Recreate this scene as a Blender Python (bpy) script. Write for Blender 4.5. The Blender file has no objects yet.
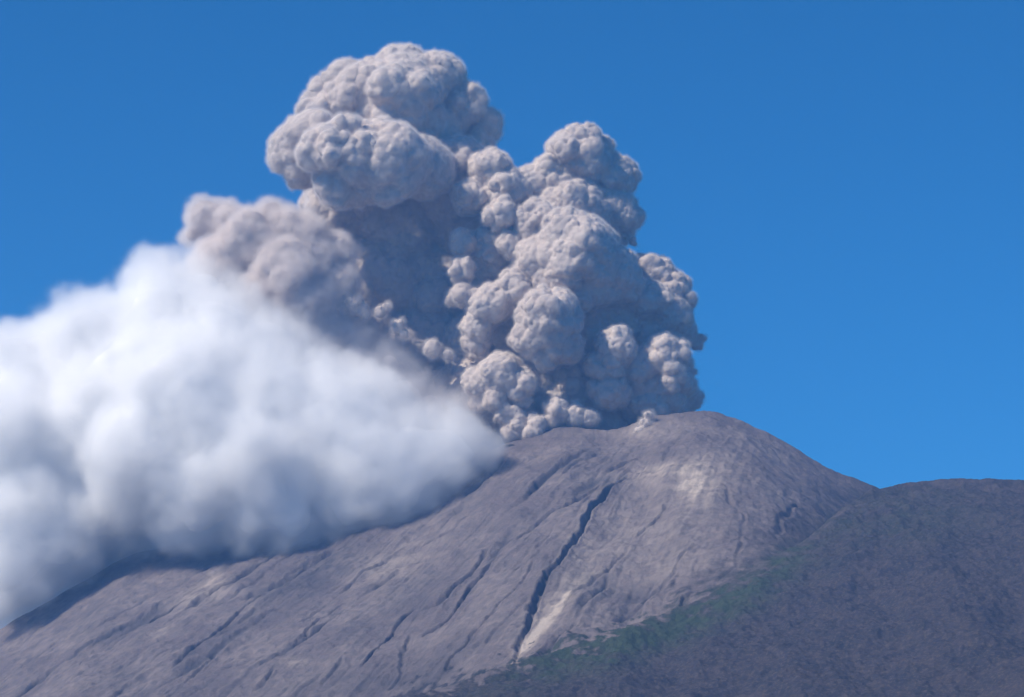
import bpy, math, random
import numpy as np
from mathutils import Vector

random.seed(4); rng = np.random.default_rng(7)
SC = bpy.context.scene
COL = SC.collection
W, H = 1024, 697

# ------------------------------------------------------------------ camera
HFOV = math.radians(25.0); PITCH = math.radians(12.0)
F = (W / 2) / math.tan(HFOV / 2)
CZ = 12.0
cam_d = bpy.data.cameras.new("camera"); cam = bpy.data.objects.new("camera", cam_d); COL.objects.link(cam)
cam_d.angle = HFOV; cam_d.clip_start = 1.0; cam_d.clip_end = 200000.0
cam.location = (0, 0, CZ); cam.rotation_euler = (math.pi / 2 + PITCH, 0, 0)
SC.camera = cam

# ------------------------------------------------------------------ sky, sun, exposure
SUN = Vector((-0.62, -0.36, 0.70)).normalized()
elev = math.asin(SUN.z); az = math.atan2(SUN.x, SUN.y)
world = bpy.data.worlds.new("World"); SC.world = world; world.use_nodes = True
nt = world.node_tree; bg = nt.nodes['Background']
sky = nt.nodes.new('ShaderNodeTexSky'); sky.sky_type = 'NISHITA'; sky.sun_disc = False
sky.sun_elevation = elev; sky.sun_rotation = az
sky.altitude = 1000; sky.air_density = 1.0; sky.dust_density = 0.0; sky.ozone_density = 6.0
wb = nt.nodes.new('ShaderNodeMix'); wb.data_type = 'RGBA'; wb.blend_type = 'MULTIPLY'
wb.inputs[0].default_value = 1.0; wb.inputs[7].default_value = (0.07, 0.76, 1.12, 1)
nt.links.new(sky.outputs[0], wb.inputs[6]); nt.links.new(wb.outputs[2], bg.inputs[0])
bg.inputs[1].default_value = 0.078
sl = bpy.data.lights.new("sun", 'SUN'); so = bpy.data.objects.new("sun", sl); COL.objects.link(so)
sl.energy = 5.0; sl.angle = math.radians(0.5); sl.color = (1.0, 0.91, 0.78)
so.rotation_euler = (-SUN).to_track_quat('-Z', 'Y').to_euler()
SC.view_settings.view_transform = 'Standard'; SC.view_settings.look = 'None'
SC.view_settings.exposure = 0.34; SC.view_settings.gamma = 1.0
cy = SC.cycles
cy.max_bounces = 12; cy.diffuse_bounces = 6; cy.volume_bounces = 12; cy.transparent_max_bounces = 12
cy.use_denoising = True; cy.use_adaptive_sampling = True; cy.adaptive_threshold = 0.025
cy.volume_max_steps = 200; cy.volume_step_rate = 1.5

# ------------------------------------------------------------------ helpers
FW = np.array([0, math.cos(PITCH), math.sin(PITCH)]); UP = np.array([0, -math.sin(PITCH), math.cos(PITCH)]); RT = np.array([1.0, 0, 0])
def P(px, py, Y):
    d = FW + RT * (px - W / 2) / F + UP * (H / 2 - py) / F
    return np.array([0, 0, CZ]) + d * (Y / d[1])
def tag(o, label=None, cat=None, group=None, kind=None):
    for k, v in (("label", label), ("category", cat), ("group", group), ("kind", kind)):
        if v: o[k] = v
    return o
def mesh_obj(name, verts, faces, mat, smooth=True, parent=None):
    me = bpy.data.meshes.new(name)
    verts = np.asarray(verts, dtype=np.float32); faces = np.asarray(faces, dtype=np.int32)
    me.vertices.add(len(verts)); me.vertices.foreach_set("co", verts.ravel())
    n = faces.shape[1]
    me.loops.add(faces.size); me.loops.foreach_set("vertex_index", faces.ravel())
    me.polygons.add(len(faces)); me.polygons.foreach_set("loop_start", np.arange(0, faces.size, n, dtype=np.int32))
    me.polygons.foreach_set("use_smooth", np.full(len(faces), smooth))
    me.update(calc_edges=True); me.validate()
    if mat: me.materials.append(mat)
    o = bpy.data.objects.new(name, me); COL.objects.link(o); o.parent = parent
    return o
class NT:
    """small node graph helper"""
    def __init__(s, tree): s.t = tree
    def n(s, typ, **kw):
        nd = s.t.nodes.new(typ)
        for k, v in kw.items(): setattr(nd, k, v)
        return nd
    def l(s, a, b): s.t.links.new(a, b)
    def put(s, sock, v):
        if hasattr(v, 'is_linked') or isinstance(v, bpy.types.NodeSocket): s.l(v, sock)
        else: sock.default_value = v
    def math(s, op, a, b=0.0, c=None, clamp=False, pre='ShaderNodeMath'):
        nd = s.n(pre, operation=op); nd.use_clamp = clamp
        s.put(nd.inputs[0], a); s.put(nd.inputs[1], b)
        if c is not None: s.put(nd.inputs[2], c)
        return nd.outputs[0]
    def vmath(s, op, a, b=None, scale=None):
        nd = s.n('ShaderNodeVectorMath', operation=op); s.put(nd.inputs[0], a)
        if b is not None: s.put(nd.inputs[1], b)
        if scale is not None: s.put(nd.inputs['Scale'], scale)
        return nd.outputs[0]
    def maprange(s, v, a, b, c=0.0, d=1.0, smooth=False):
        nd = s.n('ShaderNodeMapRange'); nd.interpolation_type = 'SMOOTHSTEP' if smooth else 'LINEAR'
        for i, q in enumerate((v, a, b, c, d)): s.put(nd.inputs[i], q)
        return nd.outputs[0]
    def noise(s, vec, scale, detail=4.0, rough=0.5, dist=0.0, out=0):
        nd = s.n('ShaderNodeTexNoise'); s.put(nd.inputs['Vector'], vec)
        nd.inputs['Scale'].default_value = scale; nd.inputs['Detail'].default_value = detail
        nd.inputs['Roughness'].default_value = rough; nd.inputs['Distortion'].default_value = dist
        return nd.outputs[out]
    def mix(s, f, a, b, blend='MIX'):
        nd = s.n('ShaderNodeMix', data_type='RGBA', blend_type=blend)
        s.put(nd.inputs[0], f)
        for i, v in ((6, a), (7, b)):
            s.put(nd.inputs[i], (v + (1,)) if isinstance(v, tuple) and len(v) == 3 else v)
        return nd.outputs[2]
def material(name):
    m = bpy.data.materials.new(name); m.use_nodes = True; m.node_tree.nodes.clear()
    g = NT(m.node_tree); out = g.n('ShaderNodeOutputMaterial')
    return m, g, out

# gradient noise in numpy
_perm = rng.permutation(4096); _ga = rng.random(4096) * 2 * np.pi
def perlin(x, y):
    xi = np.floor(x).astype(np.int64); yi = np.floor(y).astype(np.int64)
    xf = x - xi; yf = y - yi
    u = xf ** 3 * (xf * (xf * 6 - 15) + 10); v = yf ** 3 * (yf * (yf * 6 - 15) + 10)
    def gr(i, j, dx, dy):
        a = _ga[(_perm[(i) & 4095] + j) & 4095 if False else _perm[(_perm[i & 4095] + j) & 4095]]
        return np.cos(a) * dx + np.sin(a) * dy
    a = gr(xi, yi, xf, yf); b = gr(xi + 1, yi, xf - 1, yf); c = gr(xi, yi + 1, xf, yf - 1); d = gr(xi + 1, yi + 1, xf - 1, yf - 1)
    return (a + (b - a) * u) * (1 - v) + (c + (d - c) * u) * v
def fbm(x, y, o=5, g=0.5):
    s = 0; a = 1.0; f = 1.0
    for k in range(o):
        s = s + a * perlin(x * f + 17.3 * k, y * f - 9.1 * k); a *= g; f *= 2.03
    return s
def ridged(x, y, o=4, g=0.5):
    s = 0; a = 1.0; f = 1.0
    for k in range(o):
        s = s + a * (1 - np.abs(perlin(x * f + 31.7 * k, y * f + 5.3 * k)) * 2.2); a *= g; f *= 2.1
    return s
def sstep(a, b, x):
    t = np.clip((x - a) / (b - a), 0, 1); return t * t * (3 - 2 * t)

# ------------------------------------------------------------------ terrain
YC = 8000.0
def xz(px, py, Y):
    p = P(px, py, Y); return p[0], p[2]
sky_pts = [(-900, 1000), (-500, 850), (-200, 725), (0, 630), (60, 594), (130, 556), (220, 530), (330, 505), (430, 478), (480, 456), (510, 442), (560, 428), (600, 430), (630, 427),
           (655, 416), (690, 411), (715, 412), (740, 419), (780, 440), (820, 463), (862, 482), (915, 502), (1000, 550), (1150, 620), (1500, 800), (2000, 1000)]
SX, SZ = np.array([xz(a, b, YC) for a, b in sky_pts]).T
rid_pts = [(200, 790, 5200), (300, 742, 5300), (410, 697, 5450), (500, 668, 5600), (560, 650, 5750), (620, 630, 5900), (700, 600, 6150), (760, 572, 6400), (810, 537, 6700), (845, 508, 7000),
           (872, 487, 7200), (905, 483.5, 7300), (930, 481.5, 7300), (960, 478, 7300), (1024, 480, 7250), (1100, 492, 7200), (1300, 560, 7100), (1700, 700, 7000)]
_r = np.array([P(*a) for a in rid_pts]); RX, RY, RZ = _r.T

def base_height(x, y):
    s = np.interp(x, SX, SZ)
    # round the skyline a little
    s = 0.5 * s + 0.25 * np.interp(x - 22, SX, SZ) + 0.25 * np.interp(x + 22, SX, SZ)
    d = YC - y
    front = np.maximum(d, 0)
    z = s - (0.50 * front - 0.000030 * front ** 2 * 0.6) - 14 * (1 - np.exp(-front / 40))
    z = np.where(d < 0, s - 0.55 * (-d), z)
    # crater bowl behind the crest, hidden under the plume
    yc = np.interp(x, RX, RY); cz = np.interp(x, RX, RZ)
    e = yc - y
    zr = np.where(e > 0, cz - 0.33 * e - 10 * (1 - np.exp(-np.maximum(e, 0) / 60)), cz - 0.45 * (-e))
    k = 40.0
    m = np.maximum(z, zr)
    zz = m + k * np.log(np.exp(np.clip((z - m) / k, -40, 0)) + np.exp(np.clip((zr - m) / k, -40, 0))) * 0.6
    return zz, zr - z
NX, NY = 1150, 900
gx = np.linspace(-2300, 2300, NX)
gy = np.concatenate([np.linspace(3600, 5000, 130, endpoint=False), np.linspace(5000, 8150, NY - 200, endpoint=False), np.linspace(8150, 10500, 70)])
X, Y = np.meshgrid(gx, gy)
Z, RD = base_height(X, Y)
veg0 = sstep(-30, 45, RD)

def hit(px, py):
    """where the line of sight through a pixel meets the smooth terrain"""
    lo = None
    for yy in np.linspace(3600, 8000, 900):
        p = P(px, py, yy)
        h = base_height(np.array([p[0]]), np.array([yy]))[0][0]
        if h > p[2]: return p[0], yy
    p = P(px, py, 8000); return p[0], 8000.0
def seg_dist(path):
    pts = [hit(*q) for q in path]
    best = np.full(X.shape, 1e9); tt = np.zeros(X.shape); side = np.zeros(X.shape)
    xs = [p[0] for p in pts]; ys = [p[1] for p in pts]
    i0 = np.searchsorted(gx, min(xs) - 160); i1 = np.searchsorted(gx, max(xs) + 160)
    j0 = np.searchsorted(gy, min(ys) - 160); j1 = np.searchsorted(gy, max(ys) + 160)
    sl_ = (slice(j0, j1), slice(i0, i1))
    x = X[sl_] + 26 * fbm(X[sl_] / 160, Y[sl_] / 230, 6, 0.55); y = Y[sl_] + 14 * fbm(X[sl_] / 160 + 40, Y[sl_] / 160, 4, 0.5)
    b = np.full(x.shape, 1e9); t = np.zeros(x.shape); sd = np.zeros(x.shape); n = len(pts) - 1
    for k in range(n):
        ax, ay = pts[k]; bx, by = pts[k + 1]; L2 = (bx - ax) ** 2 + (by - ay) ** 2 + 1e-6
        q = np.clip(((x - ax) * (bx - ax) + (y - ay) * (by - ay)) / L2, 0, 1)
        dx = x - (ax + q * (bx - ax)); dy = y - (ay + q * (by - ay)); dd = np.hypot(dx, dy)
        cr = (bx - ax) * (y - ay) - (by - ay) * (x - ax)
        m = dd < b
        b = np.where(m, dd, b); t = np.where(m, (k + q) / n, t); sd = np.where(m, np.sign(cr), sd)
    return sl_, b, t, sd

GULLIES = [  # path in the picture, depth (m), half width (m)
    ([(628, 476), (612, 487), (594, 508), (584, 530), (566, 556), (548, 577), (540, 590), (530, 610), (520, 640), (509, 668)], 36, 17),
    ([(600, 483), (572, 502), (545, 518), (520, 537), (500, 548)], 16, 15),
    ([(492, 545), (475, 566), (462, 585), (440, 606), (415, 616)], 22, 17),
    ([(497, 553), (480, 578), (462, 600), (445, 622), (420, 640)], 24, 16),
    ([(420, 608), (392, 630), (375, 650), (362, 672)], 20, 13),
    ([(415, 630), (408, 645), (400, 668), (388, 695)], 11, 12),
    ([(540, 562), (520, 585), (500, 606), (480, 630)], 11, 10), ([(495, 612), (482, 628), (466, 645), (452, 662), (440, 680)], 12, 11),
    ([(458, 530), (438, 541), (420, 548)], 14, 12), ([(412, 545), (380, 566), (358, 578), (330, 600)], 12, 12),
    ([(185, 600), (165, 612), (150, 622)], 24, 13), ([(148, 625), (128, 636), (108, 644)], 24, 13), ([(97, 653), (78, 668)], 18, 12),
    ([(280, 588), (245, 608), (218, 632), (190, 652), (170, 672)], 17, 15), ([(270, 560), (225, 585), (200, 600), (180, 615)], 16, 26),
    ([(340, 545), (305, 570), (270, 590), (240, 600)], 34, 44),
    ([(350, 600), (320, 620), (290, 650)], 12, 12), ([(60, 640), (30, 660), (0, 690)], 12, 20),
    ([(275, 670), (260, 690)], 16, 16), ([(340, 660), (320, 690)], 12, 14), ([(215, 650), (185, 690)], 12, 14),
    ([(640, 540), (600, 575), (570, 600), (555, 620)], 9, 12), ([(670, 500), (655, 520), (640, 540)], 9, 10),
    ([(700, 540), (670, 580), (640, 610), (610, 625)], 9, 12), ([(720, 480), (745, 520), (740, 560), (715, 590)], 7, 14),
    ([(800, 505), (782, 520), (772, 545)], 10, 16), ([(780, 557), (768, 568), (756, 582)], 16, 12), ([(695, 590), (684, 600), (680, 612)], 12, 12),
    ([(512, 455), (498, 468), (478, 486), (462, 500)], 24, 24), ([(655, 478), (676, 474), (690, 466)], 7, 14),
    ([(600, 455), (580, 462), (560, 480)], 8, 14), ([(560, 520), (530, 560), (500, 590)], 6, 12), ([(640, 455), (620, 468), (606, 478)], 12, 16),
]
carve = np.zeros(X.shape); dark = np.zeros(X.shape); bank = np.zeros(X.shape)
for path, dep, wid in GULLIES:
    s_, b, t, sd = seg_dist(path)
    taper = sstep(0, 0.12, t) * sstep(1.0, 0.8, t) * (0.8 + 0.5 * fbm(X[s_] / 50, Y[s_] / 50, 3))
    w = wid * (0.30 + 0.28 * taper) * (1 + 0.35 * fbm(X[s_] / 90 + 9, Y[s_] / 160, 2))
    prof = np.exp(-(b / w) ** 2) * taper
    # a low levee on either side
    lev = np.exp(-((b - 1.7 * w) / (0.7 * w)) ** 2) * taper * 0.22
    carve[s_] = np.maximum(carve[s_], prof * dep) - 0 * lev
    bank[s_] = np.maximum(bank[s_], lev * dep)
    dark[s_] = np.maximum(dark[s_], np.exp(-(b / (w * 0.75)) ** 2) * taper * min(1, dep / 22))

# erosion rills that run downhill from the summit
ax_, ay_ = P(900, 420, YC)[0], YC + 2200
th = np.arctan2(X - ax_, ay_ - Y); rr = np.hypot(X - ax_, ay_ - Y)
wx = fbm(X / 500, Y / 700, 3) * 0.018
rill = ridged((th + wx) * 24.0, rr / 2600 + 3, 4, 0.55) - 1.0
rill2 = ridged((th + wx * 0.6) * 75.0, rr / 1300, 3, 0.55) - 1.0
amp = sstep(0, 500, YC - Y) * (0.35 + 0.9 * sstep(-0.3, 0.5, fbm(X / 330 + 3, Y / 500, 3)))
rock = (rill * 10 + rill2 * 2.2) * (0.12 + 0.88 * amp)
def cut(freq, lng, off, sharp):
    q = perlin((th + wx) * freq + off + 0.07 * fbm(X / 60 + off, Y / 140, 4, 0.6), rr / lng + off) + 0.35 * perlin((th + wx) * freq * 2.3, rr / lng * 2.1 - off)
    return np.maximum(0, 1 - np.abs(q) * sharp) ** 1.5
patch = sstep(-0.25, 0.35, fbm(X / 300 + 11, Y / 420, 4)); patch2 = sstep(-0.2, 0.4, fbm(X / 170 - 4, Y / 260 + 6, 4))
leftish = sstep(760, 560, (X / Y * F / 0.978 + 512)) 
cuts = cut(17, 3200, 3.3, 11) * patch * 17 + cut(40, 2200, 8.1, 8) * patch2 * 6 + cut(90, 1100, 5.7, 6) * 1.6
cuts = cuts * sstep(60, 500, YC - Y) * (0.35 + 0.65 * leftish)
rock = (rock - cuts) * (1 - 0.65 * sstep(700, 790, X / Y * F / 0.978 + 512))
rough = fbm(X / 150, Y / 150, 6, 0.52) * 16 + fbm(X / 22, Y / 22, 3, 0.6) * 2.4 + ridged(X / 60 + 9, Y / 90, 3) * 2.0
vegn = fbm(X / 260 + 5, Y / 260, 5, 0.5) * 34 + (ridged((th + wx) * 16, rr / 1500, 3) - 1) * 12 + fbm(X / 30, Y / 30, 4, 0.65) * 7.0
fine = fbm(X / 9, Y / 9, 2, 0.6)
Zf = Z + (rock + rough) * (1 - veg0) + (vegn + fine * 2.2) * veg0 - carve * (1 - veg0) + bank * (1 - veg0)
crest = np.exp(-((Y - YC) / 60) ** 2)
Zf = Zf * 1.0 - crest * (rock + rough) * 0.35 * (1 - veg0)
# crest of the right-hand ridge stays clean too
ycr = 0; yc = np.interp(X, RX, RY); Zf = Zf - np.exp(-((Y - yc) / 45) ** 2) * (vegn * 0.7) * veg0
edge = sstep(-2300, -2000, X) * sstep(2300, 2000, X)
Zf = np.maximum(Zf, -3.0 + 0.0 * Zf)
Zf = np.where(Zf < 30, -3 + (Zf + 3) * sstep(-3, 30, Zf), Zf)

# picture position of every vertex, to place the deposits and the plant cover on the ground
def pix(x, y, z):
    dx, dy, dz = x, y, z - CZ
    w = dy * FW[1] + dz * FW[2]; u = dx / w * F + W / 2; v = H / 2 - (dy * UP[1] + dz * UP[2]) / w * F
    return u, v
PX, PY = pix(X, Y, Zf)
def spot(cx, cy, rx, ry, rot=0.0):
    c, s = math.cos(math.radians(rot)), math.sin(math.radians(rot))
    dx = PX - cx; dy = PY - cy
    a = (dx * c + dy * s) / rx; b = (-dx * s + dy * c) / ry
    return np.exp(-(a * a + b * b))
wn = fbm(X / 60, Y / 60, 5, 0.6); wn2 = fbm(X / 200 + 7, Y / 200, 4)
streak = ridged((th + wx * .5) * 110, rr / 420, 3, 0.6) - 1
pale = (0.9 * spot(695, 485, 20, 16) + 0.55 * spot(670, 470, 60, 9, -8) + 0.85 * spot(528, 645, 7, 34, 28) + 0.25 * spot(560, 590, 10, 60, 36)
        + 0.26 * spot(640, 540, 80, 60, -30) + 0.35 * spot(195, 595, 26, 10, -20) + 0.45 * spot(162, 632, 10, 4, -25) + 0.5 * spot(294, 662, 16, 5)
        + 0.30 * spot(640, 430, 40, 9) + 0.3 * spot(400, 560, 60, 20, -30) + 0.6 * spot(215, 582, 14, 10, -60))
s_, b_, t_, sd_ = seg_dist([(604, 552), (574, 588), (552, 612), (530, 642), (514, 662)])
pale[s_] += 0.95 * np.exp(-(b_ / (13 + 15 * (1 - t_))) ** 2) * sstep(0, 0.4, t_) * sstep(1.0, 0.9, t_)
pale = np.clip(pale * (0.85 + 0.9 * wn + 0.5 * (streak - 0.4)), 0, 1)
dpy = PY - np.interp(PX, [a[0] for a in rid_pts], [a[1] for a in rid_pts])   # how far below the shoulder's crest line
green0 = np.exp(-((Y - yc + 90 + 70 * wn2) / (170 + 60 * wn2)) ** 2) * veg0 * (1.05 + wn) * sstep(430, 600, PX) * sstep(980, 800, PX)
green = np.clip((0.85 * spot(590, 650, 100, 17, -18) + 0.8 * spot(705, 612, 95, 18, -25) + 0.35 * spot(780, 560, 60, 14, -30) + 0.25 * spot(900, 515, 80, 28)) * (1.0 + 1.3 * wn + 0.8 * wn2), 0, 1)
wv = 5 + 70 * sstep(620, 820, PX)
vegm = np.where(PX < 380, veg0, sstep(-1, 0.25, (dpy + 30 * wn + 12 * wn2) / wv)) * sstep(1.0, 0.0, spot(700, 430, 120, 60))
vegm = np.clip(vegm, 0, 1)
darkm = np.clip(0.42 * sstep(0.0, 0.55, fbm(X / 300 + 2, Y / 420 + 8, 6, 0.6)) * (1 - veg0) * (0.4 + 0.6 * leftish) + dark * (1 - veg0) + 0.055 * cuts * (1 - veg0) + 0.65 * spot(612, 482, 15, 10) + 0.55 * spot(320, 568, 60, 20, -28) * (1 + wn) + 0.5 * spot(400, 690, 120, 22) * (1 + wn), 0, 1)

def grid_faces(nx, ny):
    i = np.arange(ny - 1)[:, None] * nx + np.arange(nx - 1)[None, :]
    return np.stack([i, i + 1, i + nx + 1, i + nx], -1).reshape(-1, 4)
m_t, g, out = material("volcanic_slope")
tc = g.n('ShaderNodeTexCoord').outputs['Object']
def attr(nm):
    a = g.n('ShaderNodeAttribute'); a.attribute_name = nm; return a.outputs['Fac']
n1 = g.noise(tc, 0.004, 8, 0.62, 0.4); n2 = g.noise(tc, 0.03, 6, 0.7); n3 = g.noise(tc, 0.12, 4, 0.65)
rockc = g.mix(g.maprange(n1, 0.40, 0.60), (0.130, 0.104, 0.104), (0.220, 0.182, 0.170))
rockc = g.mix(g.maprange(n2, 0.35, 0.68), rockc, (0.10, 0.088, 0.092))
rockc = g.mix(g.math('MULTIPLY', g.maprange(n3, 0.5, 0.72), 0.45), rockc, (0.25, 0.215, 0.205))
rockc = g.mix(attr('pale'), rockc, (0.42, 0.355, 0.30))
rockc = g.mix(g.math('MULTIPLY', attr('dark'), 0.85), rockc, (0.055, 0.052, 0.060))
vegc = g.mix(g.maprange(n2, 0.35, 0.65), (0.034, 0.030, 0.036), (0.062, 0.052, 0.056))
n4 = g.noise(tc, 0.011, 6, 0.65)
vegc = g.mix(g.maprange(n4, 0.40, 0.75), vegc, (0.024, 0.025, 0.034))
vegc = g.mix(g.math('MULTIPLY', g.maprange(n3, 0.50, 0.66), 0.75), vegc, (0.085, 0.070, 0.062))
vegc = g.mix(g.math('MULTIPLY', attr('green'), 0.9), vegc, g.mix(g.maprange(n2, 0.3, 0.7), (0.028, 0.046, 0.024), (0.048, 0.066, 0.036)))
colr = g.mix(attr('veg'), rockc, vegc)
bs = g.n('ShaderNodeBsdfPrincipled'); g.l(colr, bs.inputs['Base Color']); bs.inputs['Roughness'].default_value = 0.95
bs.inputs['Specular IOR Level'].default_value = 0.1
bp = g.n('ShaderNodeBump'); bp.inputs['Strength'].default_value = 0.7; bp.inputs['Distance'].default_value = 9.0
g.l(g.math('ADD', g.noise(tc, 0.05, 8, 0.68), g.math('MULTIPLY', g.noise(tc, 0.2, 5, 0.7), 0.3)), bp.inputs['Height']); g.l(bp.outputs[0], bs.inputs['Normal'])
g.l(bs.outputs[0], out.inputs['Surface'])
terr = mesh_obj("volcano_slope", np.stack([X, Y, Zf], -1).reshape(-1, 3), grid_faces(len(gx), len(gy)), m_t)
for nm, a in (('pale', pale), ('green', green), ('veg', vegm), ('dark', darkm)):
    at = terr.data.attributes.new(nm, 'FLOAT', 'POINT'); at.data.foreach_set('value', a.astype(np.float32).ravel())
tag(terr, "bare grey volcanic cone with eroded gullies and a dark scrub covered shoulder", kind='structure')

m_g, g, out = material("plain_scrub")
tc = g.n('ShaderNodeTexCoord').outputs['Object']
bs = g.n('ShaderNodeBsdfPrincipled'); bs.inputs['Roughness'].default_value = 0.95
g.l(g.mix(g.noise(tc, 0.002, 8, 0.6), (0.04, 0.06, 0.03), (0.10, 0.10, 0.06)), bs.inputs['Base Color']); g.l(bs.outputs[0], out.inputs['Surface'])
gr = mesh_obj("ground", [(-30000, -20000, 0), (30000, -20000, 0), (30000, 40000, 0), (-30000, 40000, 0)], [(0, 1, 2, 3)], m_g, False)
tag(gr, "flat scrub plain around the foot of the volcano", kind='structure')

# ------------------------------------------------------------------ ash plume
def ico(sub=2):
    import bmesh
    bm = bmesh.new(); bmesh.ops.create_icosphere(bm, subdivisions=sub, radius=1.0)
    v = np.array([q.co[:] for q in bm.verts]); f = np.array([[a.index for a in p.verts] for p in bm.faces]); bm.free()
    return v, f
IV, IF = ico(3); IV1, IF1 = ico(2)
M_PX = 3.5
def blobs_to_spheres(blobs, Y0, kids=14, seed=1, ksize=(0.28, 0.5), out_=0.78, zs=None):
    r_ = np.random.default_rng(seed); S = []
    for b in blobs:
        px, py, r, fwd = b[:4]; sy = b[4] if len(b) > 4 else 1.0
        Yb = Y0 - fwd * M_PX
        c = P(px, py, Yb); R = r * Yb / F
        S.append((c, R, sy))
        for k in range(int(kids)):
            v = r_.normal(size=3); v /= np.linalg.norm(v)
            if v[1] > 0.5: v[1] *= -1
            k_ = r_.uniform(*ksize)
            S.append((c + v * R * out_ * np.array([1, 1, sy]) * (1.05 - 0.35 * k_), R * k_, 1.0))
    return S
def gn_group(name):
    t = bpy.data.node_groups.new(name, 'GeometryNodeTree')
    t.interface.new_socket('Geometry', in_out='INPUT', socket_type='NodeSocketGeometry')
    t.interface.new_socket('Geometry', in_out='OUTPUT', socket_type='NodeSocketGeometry')
    g = NT(t); return t, g, g.n('NodeGroupInput'), g.n('NodeGroupOutput')
def billow_tree(octs, seed):
    t, g, gi, go = gn_group("billow")
    geo = gi.outputs[0]
    for scale, amp, warp in octs:
        pos = g.n('GeometryNodeInputPosition').outputs[0]; nor = g.n('GeometryNodeInputNormal').outputs[0]
        w = g.vmath('SCALE', g.vmath('SUBTRACT', g.noise(pos, 0.8 / scale, 2, 0.5, out=1), (0.5, 0.5, 0.5)), scale=warp * scale)
        vo = g.n('ShaderNodeTexVoronoi'); vo.feature = 'SMOOTH_F1'; vo.inputs['Scale'].default_value = 1.0 / scale
        vo.inputs['Smoothness'].default_value = 0.12; vo.inputs['Detail'].default_value = 0
        g.l(g.vmath('ADD', g.vmath('ADD', pos, w), (seed * 731.0, scale * 13, 0)), vo.inputs['Vector'])
        d = vo.outputs['Distance']
        bump = g.math('SUBTRACT', 0.42, g.math('MULTIPLY', d, d))            # domes with creases
        mod = g.maprange(g.noise(pos, 0.28 / scale, 2, 0.5), 0.36, 0.62, 0.12, 1.35)
        h = g.math('MULTIPLY', g.math('MULTIPLY', bump, mod), amp)
        sp = g.n('GeometryNodeSetPosition'); g.l(geo, sp.inputs['Geometry'])
        g.l(g.vmath('SCALE', nor, scale=h), sp.inputs['Offset']); geo = sp.outputs[0]
    g.l(geo, go.inputs[0]); return t
def build_puff(name, spheres, mat, voxel, octs, seed=1, parent=None, smooth=3):
    vs, fs, n = [], [], 0
    for c, R, sy in spheres:
        V_, F_ = (IV, IF) if R > 60 else (IV1, IF1)
        vs.append(V_ * R * np.array([1, 1, sy]) + c); fs.append(F_ + n); n += len(V_)
    o = mesh_obj(name, np.concatenate(vs), np.concatenate(fs), None, parent=parent)
    rm = o.modifiers.new("r", 'REMESH'); rm.mode = 'VOXEL'; rm.voxel_size = voxel; rm.use_smooth_shade = True
    sm = o.modifiers.new("s", 'SMOOTH'); sm.iterations = smooth
    gm = o.modifiers.new("g", 'NODES'); gm.node_group = billow_tree(octs, seed)
    dg = bpy.context.evaluated_depsgraph_get(); ev = o.evaluated_get(dg)
    me = bpy.data.meshes.new_from_object(ev, depsgraph=dg)
    old = o.data; o.modifiers.clear(); o.data = me; me.name = name; bpy.data.meshes.remove(old)
    me.materials.clear(); me.materials.append(mat)
    me.polygons.foreach_set("use_smooth", np.full(len(me.polygons), True))
    print(name, len(me.vertices)); return o
def ash_mat(name, c1, c2, sss=40.0, trans=0.0):
    m, g, out = material(name)
    tc = g.n('ShaderNodeTexCoord').outputs['Object']
    bs = g.n('ShaderNodeBsdfPrincipled'); bs.inputs['Roughness'].default_value = 1.0; bs.inputs['Specular IOR Level'].default_value = 0.0
    g.l(g.mix(g.maprange(g.noise(tc, 0.006, 5, 0.6), 0.35, 0.65), c1, c2), bs.inputs['Base Color'])
    if sss:
        bs.subsurface_method = 'BURLEY'
        bs.inputs['Subsurface Weight'].default_value = 0.6; bs.inputs['Subsurface Radius'].default_value = (1, 0.9, 0.85); bs.inputs['Subsurface Scale'].default_value = sss * 0.12
    bp = g.n('ShaderNodeBump'); bp.inputs['Strength'].default_value = 0.55; bp.inputs['Distance'].default_value = 8.0
    g.l(g.noise(tc, 0.055, 6, 0.62, 0.8), bp.inputs['Height']); g.l(bp.outputs[0], bs.inputs['Normal'])
    sh = bs.outputs[0]
    if trans:   # sunlight that comes through the cloud and out on the far side
        tl = g.n('ShaderNodeBsdfTranslucent'); g.l(bs.inputs['Base Color'].links[0].from_socket, tl.inputs['Color'])
        mx = g.n('ShaderNodeMixShader'); mx.inputs[0].default_value = trans; g.l(sh, mx.inputs[1]); g.l(tl.outputs[0], mx.inputs[2]); sh = mx.outputs[0]
    g.l(sh, out.inputs['Surface']); return m
M_ASH = ash_mat("volcanic_ash_smoke", (0.415, 0.352, 0.312), (0.50, 0.435, 0.39))
OCT = [(120, 60, 0.5), (52, 30, 0.5), (24, 13, 0.5), (11, 4.4, 0.5)]
A = [(395, 104, 50, 10), (352, 100, 36, 5), (318, 108, 14, 20), (430, 82, 30, 0), (405, 72, 26, 0), (458, 108, 24, -10), (482, 122, 13, -20), (420, 135, 42, -15), (370, 190, 34, -30), (470, 235, 34, -55), (450, 200, 30, -30), (312, 150, 34, 60), (287, 150, 20, 60), (345, 158, 42, 80),
     (390, 162, 40, 75), (425, 168, 30, 50), (455, 165, 28, 10), (478, 150, 16, -20),
     (345, 215, 40, -55), (395, 225, 52, -65), (330, 210, 22, -20), (440, 215, 40, -70), (330, 265, 40, -60), (380, 290, 60, -70), (430, 290, 48, -75), (350, 345, 60, -70), (420, 360, 60, -75),
     (390, 410, 60, -50), (450, 420, 55, -50), (330, 390, 60, -50), (300, 320, 45, -40)]
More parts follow.
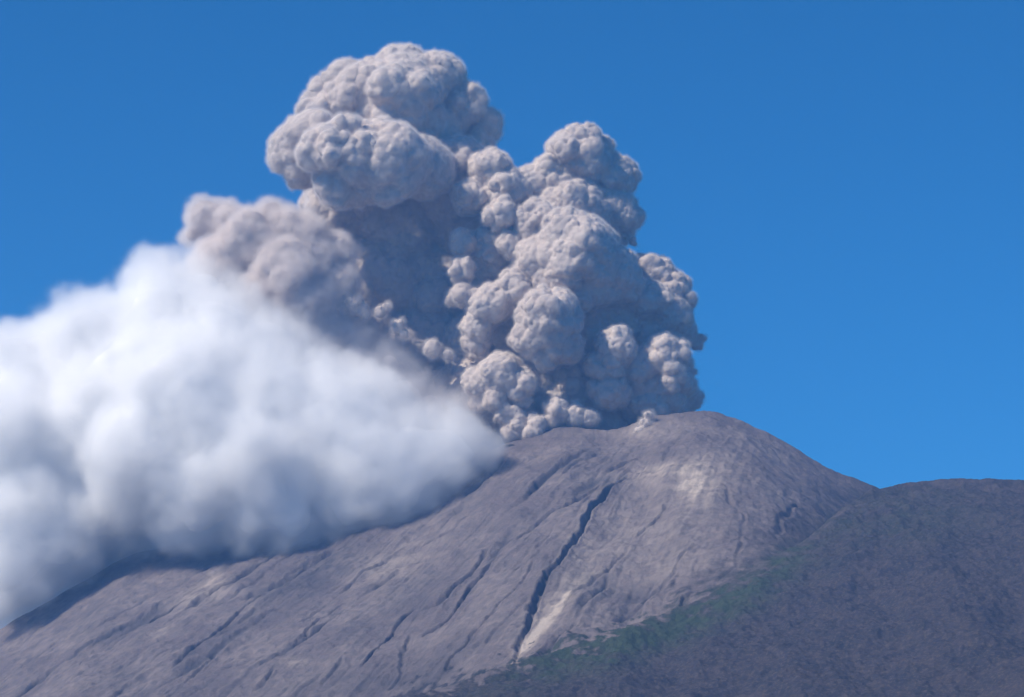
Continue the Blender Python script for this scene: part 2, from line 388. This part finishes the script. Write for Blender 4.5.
B = [(580, 160, 34, 0), (612, 180, 24, -10), (555, 180, 26, 5), (530, 190, 22, 5), (605, 215, 32, -15), (570, 215, 40, 0), (622, 225, 13, -10), (632, 240, 6, 0), (634, 215, 6, -5),
     (490, 172, 21, 20), (505, 190, 22, 25), (470, 197, 18, 20), (535, 225, 22, 40), (500, 215, 16, 40), (463, 243, 13, 30), (490, 250, 24, 10), (512, 245, 15, 35),
     (575, 262, 48, 40), (610, 275, 30, 30), (545, 270, 35, 30), (600, 315, 45, -28), (550, 320, 58, -50), (520, 290, 48, -45),
     (655, 275, 20, -5), (672, 290, 16, 0), (650, 300, 22, 5), (672, 315, 20, 0), (688, 300, 8, 0), (662, 335, 26, -20), (685, 335, 14, -20), (696, 340, 8, -20),
     (512, 290, 17, 55), (492, 305, 20, 50), (468, 300, 13, 45), (462, 270, 11, 45), (478, 325, 15, 45), (455, 300, 8, 40), (475, 345, 12, 40),
     (548, 322, 30, 80), (530, 338, 18, 80), (566, 345, 16, 75), (548, 350, 18, 75),
     (500, 375, 22, 60), (478, 385, 14, 55), (520, 385, 18, 60), (495, 400, 12, 60), (480, 405, 10, 50), (618, 348, 19, 58), (610, 368, 17, 56), (640, 370, 20, 40),
     (665, 362, 22, 40), (683, 370, 12, 35), (670, 385, 24, 30), (650, 395, 24, 30), (612, 392, 18, 50), (640, 400, 20, 20),
     (480, 345, 34, -35), (470, 390, 34, -30), (510, 330, 40, -30), (500, 270, 40, -30), (676, 398, 20, 5), (655, 408, 20, 0), (580, 395, 40, -8), (540, 395, 40, -8), (600, 420, 30, -5), (510, 410, 25, 10), (640, 415, 16, 0),
     (505, 415, 10, 60), (518, 424, 10, 62), (535, 424, 10, 64), (555, 415, 12, 64), (575, 416, 10, 62), (590, 418, 9, 60), (512, 435, 9, 60), (530, 432, 8, 64)]
pa = build_puff("ash_plume", blobs_to_spheres(A, YC + 330, 12, 3), M_ASH, 6.5, OCT, 2)
tag(pa, "tallest mauve grey ash column, its rounded head lit above a long shaded stem", "ash plume", "ash columns rising from the crater")
pb = build_puff("ash_plume", blobs_to_spheres(B, YC + 250, 12, 5, ksize=(0.3, 0.52)), M_ASH, 5.5, [(85, 40, 0.5), (40, 24, 0.5), (19, 12, 0.6), (9, 4.2, 0.5)], 3)
tag(pb, "dense right hand ash column of many small cauliflower billows standing on the bare summit", "ash plume", "ash columns rising from the crater")

# ------------------------------------------------------------------ drifting cloud banks: a solid heart wrapped in a soft volume
def vol_mat(name, color, dens, absorb=None, aniso=0.2):
    m, g, out = material(name)
    pv = g.n('ShaderNodeVolumePrincipled'); pv.inputs['Color'].default_value = (*color, 1); pv.inputs['Anisotropy'].default_value = aniso
    pv.inputs['Density Attribute'].default_value = "density"; pv.inputs['Density'].default_value = dens
    g.l(pv.outputs[0], out.inputs['Volume']); return m
def build_cloud(name, core, mat, vox, reach, band, nscale, namp, noff, parent=None, extra=(0, 0, 0)):
    """fog volume round a solid heart: density falls off with the distance to the heart, broken up by noise"""
    n = len(core.data.vertices); co = np.empty(n * 3, np.float32); core.data.vertices.foreach_get("co", co); co = co.reshape(-1, 3)
    lo = co.min(0) - reach * 1.15; hi = co.max(0) + reach * 1.15
    o = bpy.data.objects.new(name, bpy.data.volumes.new(name)); COL.objects.link(o); o.parent = parent
    t, g, gi, go = gn_group("fog_" + name)
    pos = g.n('GeometryNodeInputPosition').outputs[0]
    q = g.vmath('ADD', pos, (noff, 0, 0))
    w = g.vmath('SCALE', g.vmath('SUBTRACT', g.noise(q, nscale * 0.6, 3, 0.55, out=1), (0.5, 0.5, 0.5)), scale=namp * 2.0)
    oi = g.n('GeometryNodeObjectInfo'); oi.inputs['Object'].default_value = core
    pr = g.n('GeometryNodeProximity'); pr.target_element = 'FACES'; g.l(oi.outputs['Geometry'], pr.inputs[0])
    g.l(g.vmath('ADD', pos, w), [s for s in pr.inputs if s.name in ('Sample Position', 'Source Position')][0])
    nz = g.math('MULTIPLY', g.math('SUBTRACT', g.noise(q, nscale, 7, 0.6), 0.5), namp * 2.4)
    d = g.math('ADD', pr.outputs['Distance'], nz)
    den = g.maprange(d, reach, reach - band, 0.0, 1.0, smooth=True)
    den = g.math('MULTIPLY', den, den)
    vc = g.n('GeometryNodeVolumeCube'); g.l(den, vc.inputs['Density'])
    vc.inputs['Min'].default_value = tuple(map(float, lo)); vc.inputs['Max'].default_value = tuple(map(float, hi))
    for k, nm in enumerate(('Resolution X', 'Resolution Y', 'Resolution Z')):
        vc.inputs[nm].default_value = int((hi[k] - lo[k]) / vox)
    st = g.n('GeometryNodeSetMaterial'); g.l(vc.outputs[0], st.inputs[0]); st.inputs['Material'].default_value = mat
    g.l(st.outputs[0], go.inputs[0])
    gm = o.modifiers.new("fog", 'NODES'); gm.node_group = t
    o.data.materials.append(mat)
    print(name, 'grid', ((hi - lo) / vox).astype(int)); return o
M_STEAM_V = vol_mat("steam_mist", (1.0, 1.0, 1.0), 0.014)
WC = [(-5, 385, 45, -40), (20, 380, 55, -35), (55, 362, 48, -25), (95, 335, 45, -5), (110, 370, 60, 5), (150, 288, 34, 15), (160, 325, 55, 25), (205, 295, 40, 20), (215, 345, 60, 25), (265, 350, 48, 25),
      (-5, 450, 48, -35), (30, 440, 75, -20), (110, 430, 85, 25), (190, 410, 85, 35), (260, 410, 70, 35), (250, 460, 75, 40), (320, 430, 66, 30), (360, 465, 60, 30), (410, 455, 48, 20), (445, 450, 40, 15),
      (320, 390, 48, 20), (360, 408, 45, 10), (200, 490, 55, 55), (280, 492, 52, 60), (130, 480, 68, 30), (345, 490, 42, 60), (400, 485, 38, 50), (440, 475, 30, 40), (470, 455, 24, 12),
      (300, 518, 34, 45), (375, 505, 30, 60), (290, 525, 34, 95), (345, 515, 32, 95), (250, 520, 34, 60), (195, 515, 36, 40), (405, 500, 26, 80),
      (60, 410, 60, -15), (150, 370, 60, 30), (240, 380, 55, 30), (290, 420, 60, 32), (150, 450, 70, 35), (345, 440, 50, 30),
      (40, 510, 60, 0), (0, 520, 45, 5), (90, 505, 48, 10), (15, 560, 45, 5), (0, 585, 28, 5), (60, 545, 38, 5), (100, 525, 32, 10), (30, 575, 50, -40), (90, 555, 45, -45), (130, 540, 40, -45), (-5, 600, 40, -50)]
WC = [(a, b, r, f if f <= -40 else (-55 + 0.30 * (b - 300) if a < 140 and b > 340 else -30 + 0.45 * (b - 300))) for a, b, r, f in WC]   # the bank leans out over the slope towards its foot
core = [(a, b, max(r - 16, 9), f) for a, b, r, f in WC]
M_STEAM = ash_mat("steam_heart", (0.93, 0.93, 0.93), (0.97, 0.97, 0.97), 0, 0.3)
sc_ = build_puff("steam_cloud", blobs_to_spheres(core, YC - 60, 4, 8), M_STEAM, 12, [(210, 50, 1.0), (95, 16, 0.8)], 5, smooth=90)
tag(sc_, "soft white steam cloud spilling over the left flank of the volcano", "cloud")
build_cloud("mist", sc_, M_STEAM_V, 12.0, 125.0, 80.0, 0.0085, 82.0, 0, parent=sc_)
M_DUST_V = vol_mat("dust_mist", (0.94, 0.89, 0.86), 0.03)
DC = [(205, 218, 24, 10), (192, 235, 15, 10), (228, 222, 24, 15), (248, 240, 36, 20), (225, 262, 34, 15), (270, 212, 18, 15), (285, 232, 28, 20), (285, 270, 42, 25), (300, 240, 30, 15), (312, 262, 30, 20), (322, 300, 30, 15), (336, 285, 27, 15), (336, 252, 22, 14), (300, 300, 36, 20), (265, 290, 32, 20), (335, 335, 30, 5), (315, 325, 30, 10)]
dcore = [(a, b, max(r - 7, 6), f) for a, b, r, f in DC]
M_DUST = ash_mat("drifting_ash", (0.56, 0.49, 0.45), (0.64, 0.57, 0.53), 0, 0.3)
dc_ = build_puff("ash_cloud", blobs_to_spheres(dcore, YC + 150, 8, 9), M_DUST, 6, [(90, 34, 0.6), (40, 14, 0.5), (18, 5, 0.5)], 6, smooth=6)
tag(dc_, "smooth brownish ash cloud drifting left of the tall column, above the white steam", "ash cloud")
build_cloud("dust_haze", dc_, M_DUST_V, 7.5, 44.0, 38.0, 0.016, 32.0, 500, parent=dc_)

M_VEIL_V = vol_mat("ash_veil", (0.93, 0.91, 0.91), 0.012)
M_VEIL = ash_mat("grey_ash", (0.55, 0.52, 0.52), (0.62, 0.59, 0.59), 0, 0.3)
VC = [(325, 360, 14, 5), (350, 372, 16, 5), (378, 385, 16, 5), (405, 395, 16, 5), (430, 408, 14, 5), (455, 418, 12, 5), (300, 345, 14, 5), (390, 365, 10, 0), (350, 350, 10, 0)]
vc_ = build_puff("ash_cloud", blobs_to_spheres(VC, YC + 110, 5, 19), M_VEIL, 7, [(80, 20, 0.6)], 7, smooth=30)
tag(vc_, "thin grey ash veil between white steam and the shaded foot of the tall column", "ash cloud")
build_cloud("mist", vc_, M_VEIL_V, 10.0, 130.0, 115.0, 0.008, 70.0, 900, parent=vc_)
# the fuzzy outer skin of the columns
M_SKIN = vol_mat("loose_ash", (0.93, 0.88, 0.845), 0.032)
build_cloud("loose_ash", pa, M_SKIN, 7.0, 14.0, 13.0, 0.035, 13.0, 50, parent=pa)
build_cloud("loose_ash", pb, M_SKIN, 6.0, 10.0, 9.0, 0.04, 10.0, 70, parent=pb)

# pale wisps that have come off the column
for (lab, bl) in (("largest pale ash puff floating before the shaded stem, just right of the brown ash cloud", [(342, 309, 11, 0), (354, 306, 13, 0), (364, 312, 8, 0), (347, 296, 7, 0)]),
                  ("small pale ash puff beside the largest one, on its right", [(380, 312, 7, 0), (386, 308, 5, 0)]),
                  ("pale ash puff halfway down the shaded gap, with a small tail to its right", [(398, 327, 9, 0), (404, 334, 6, 0)]),
                  ("flattened pale ash puff touching the lowest left billows of the right column", [(433, 349, 11, 0), (447, 355, 7, 0)]),
                  ("tiny pale wisp of ash rising from the notch in the summit rim", [(645, 424, 7, 30), (648, 415, 5, 30), (640, 430, 5, 32)])):
    w_ = build_puff("ash_puff", blobs_to_spheres([(a, b, r * 0.8, f) for a, b, r, f in bl], YC + 70, 3, 11, ksize=(0.4, 0.6)), M_ASH, 3.0, [(30, 12, 0.5), (13, 4, 0.4)], 8, smooth=5)
    tag(w_, lab, "ash puff", "loose ash puffs in the gap between the columns")
    build_cloud("loose_ash", w_, M_SKIN, 5.0, 16.0, 15.0, 0.04, 14.0, 20, parent=w_)

# ------------------------------------------------------------------ the air between here and the volcano
m_h, g, out = material("hazy_air")
pv = g.n('ShaderNodeVolumePrincipled'); pv.inputs['Color'].default_value = (0.18, 0.44, 1.0, 1); pv.inputs['Density'].default_value = 3.2e-5
pv.inputs['Anisotropy'].default_value = 0.0
g.l(pv.outputs[0], out.inputs['Volume'])
x0, x1, y0, y1, z0, z1 = -30100, 30100, -20100, 40100, -5, 2750
hv = [(x, y, z) for z in (z0, z1) for y in (y0, y1) for x in (x0, x1)]
hz = mesh_obj("haze", hv, [(0, 2, 3, 1), (4, 5, 7, 6), (0, 1, 5, 4), (2, 6, 7, 3), (0, 4, 6, 2), (1, 3, 7, 5)], m_h, False)
tag(hz, "thin blue haze between the viewer and the volcano", kind='stuff')
print('top', max((o.matrix_world @ Vector(c)).z for o in (pa, pb) for c in o.bound_box))
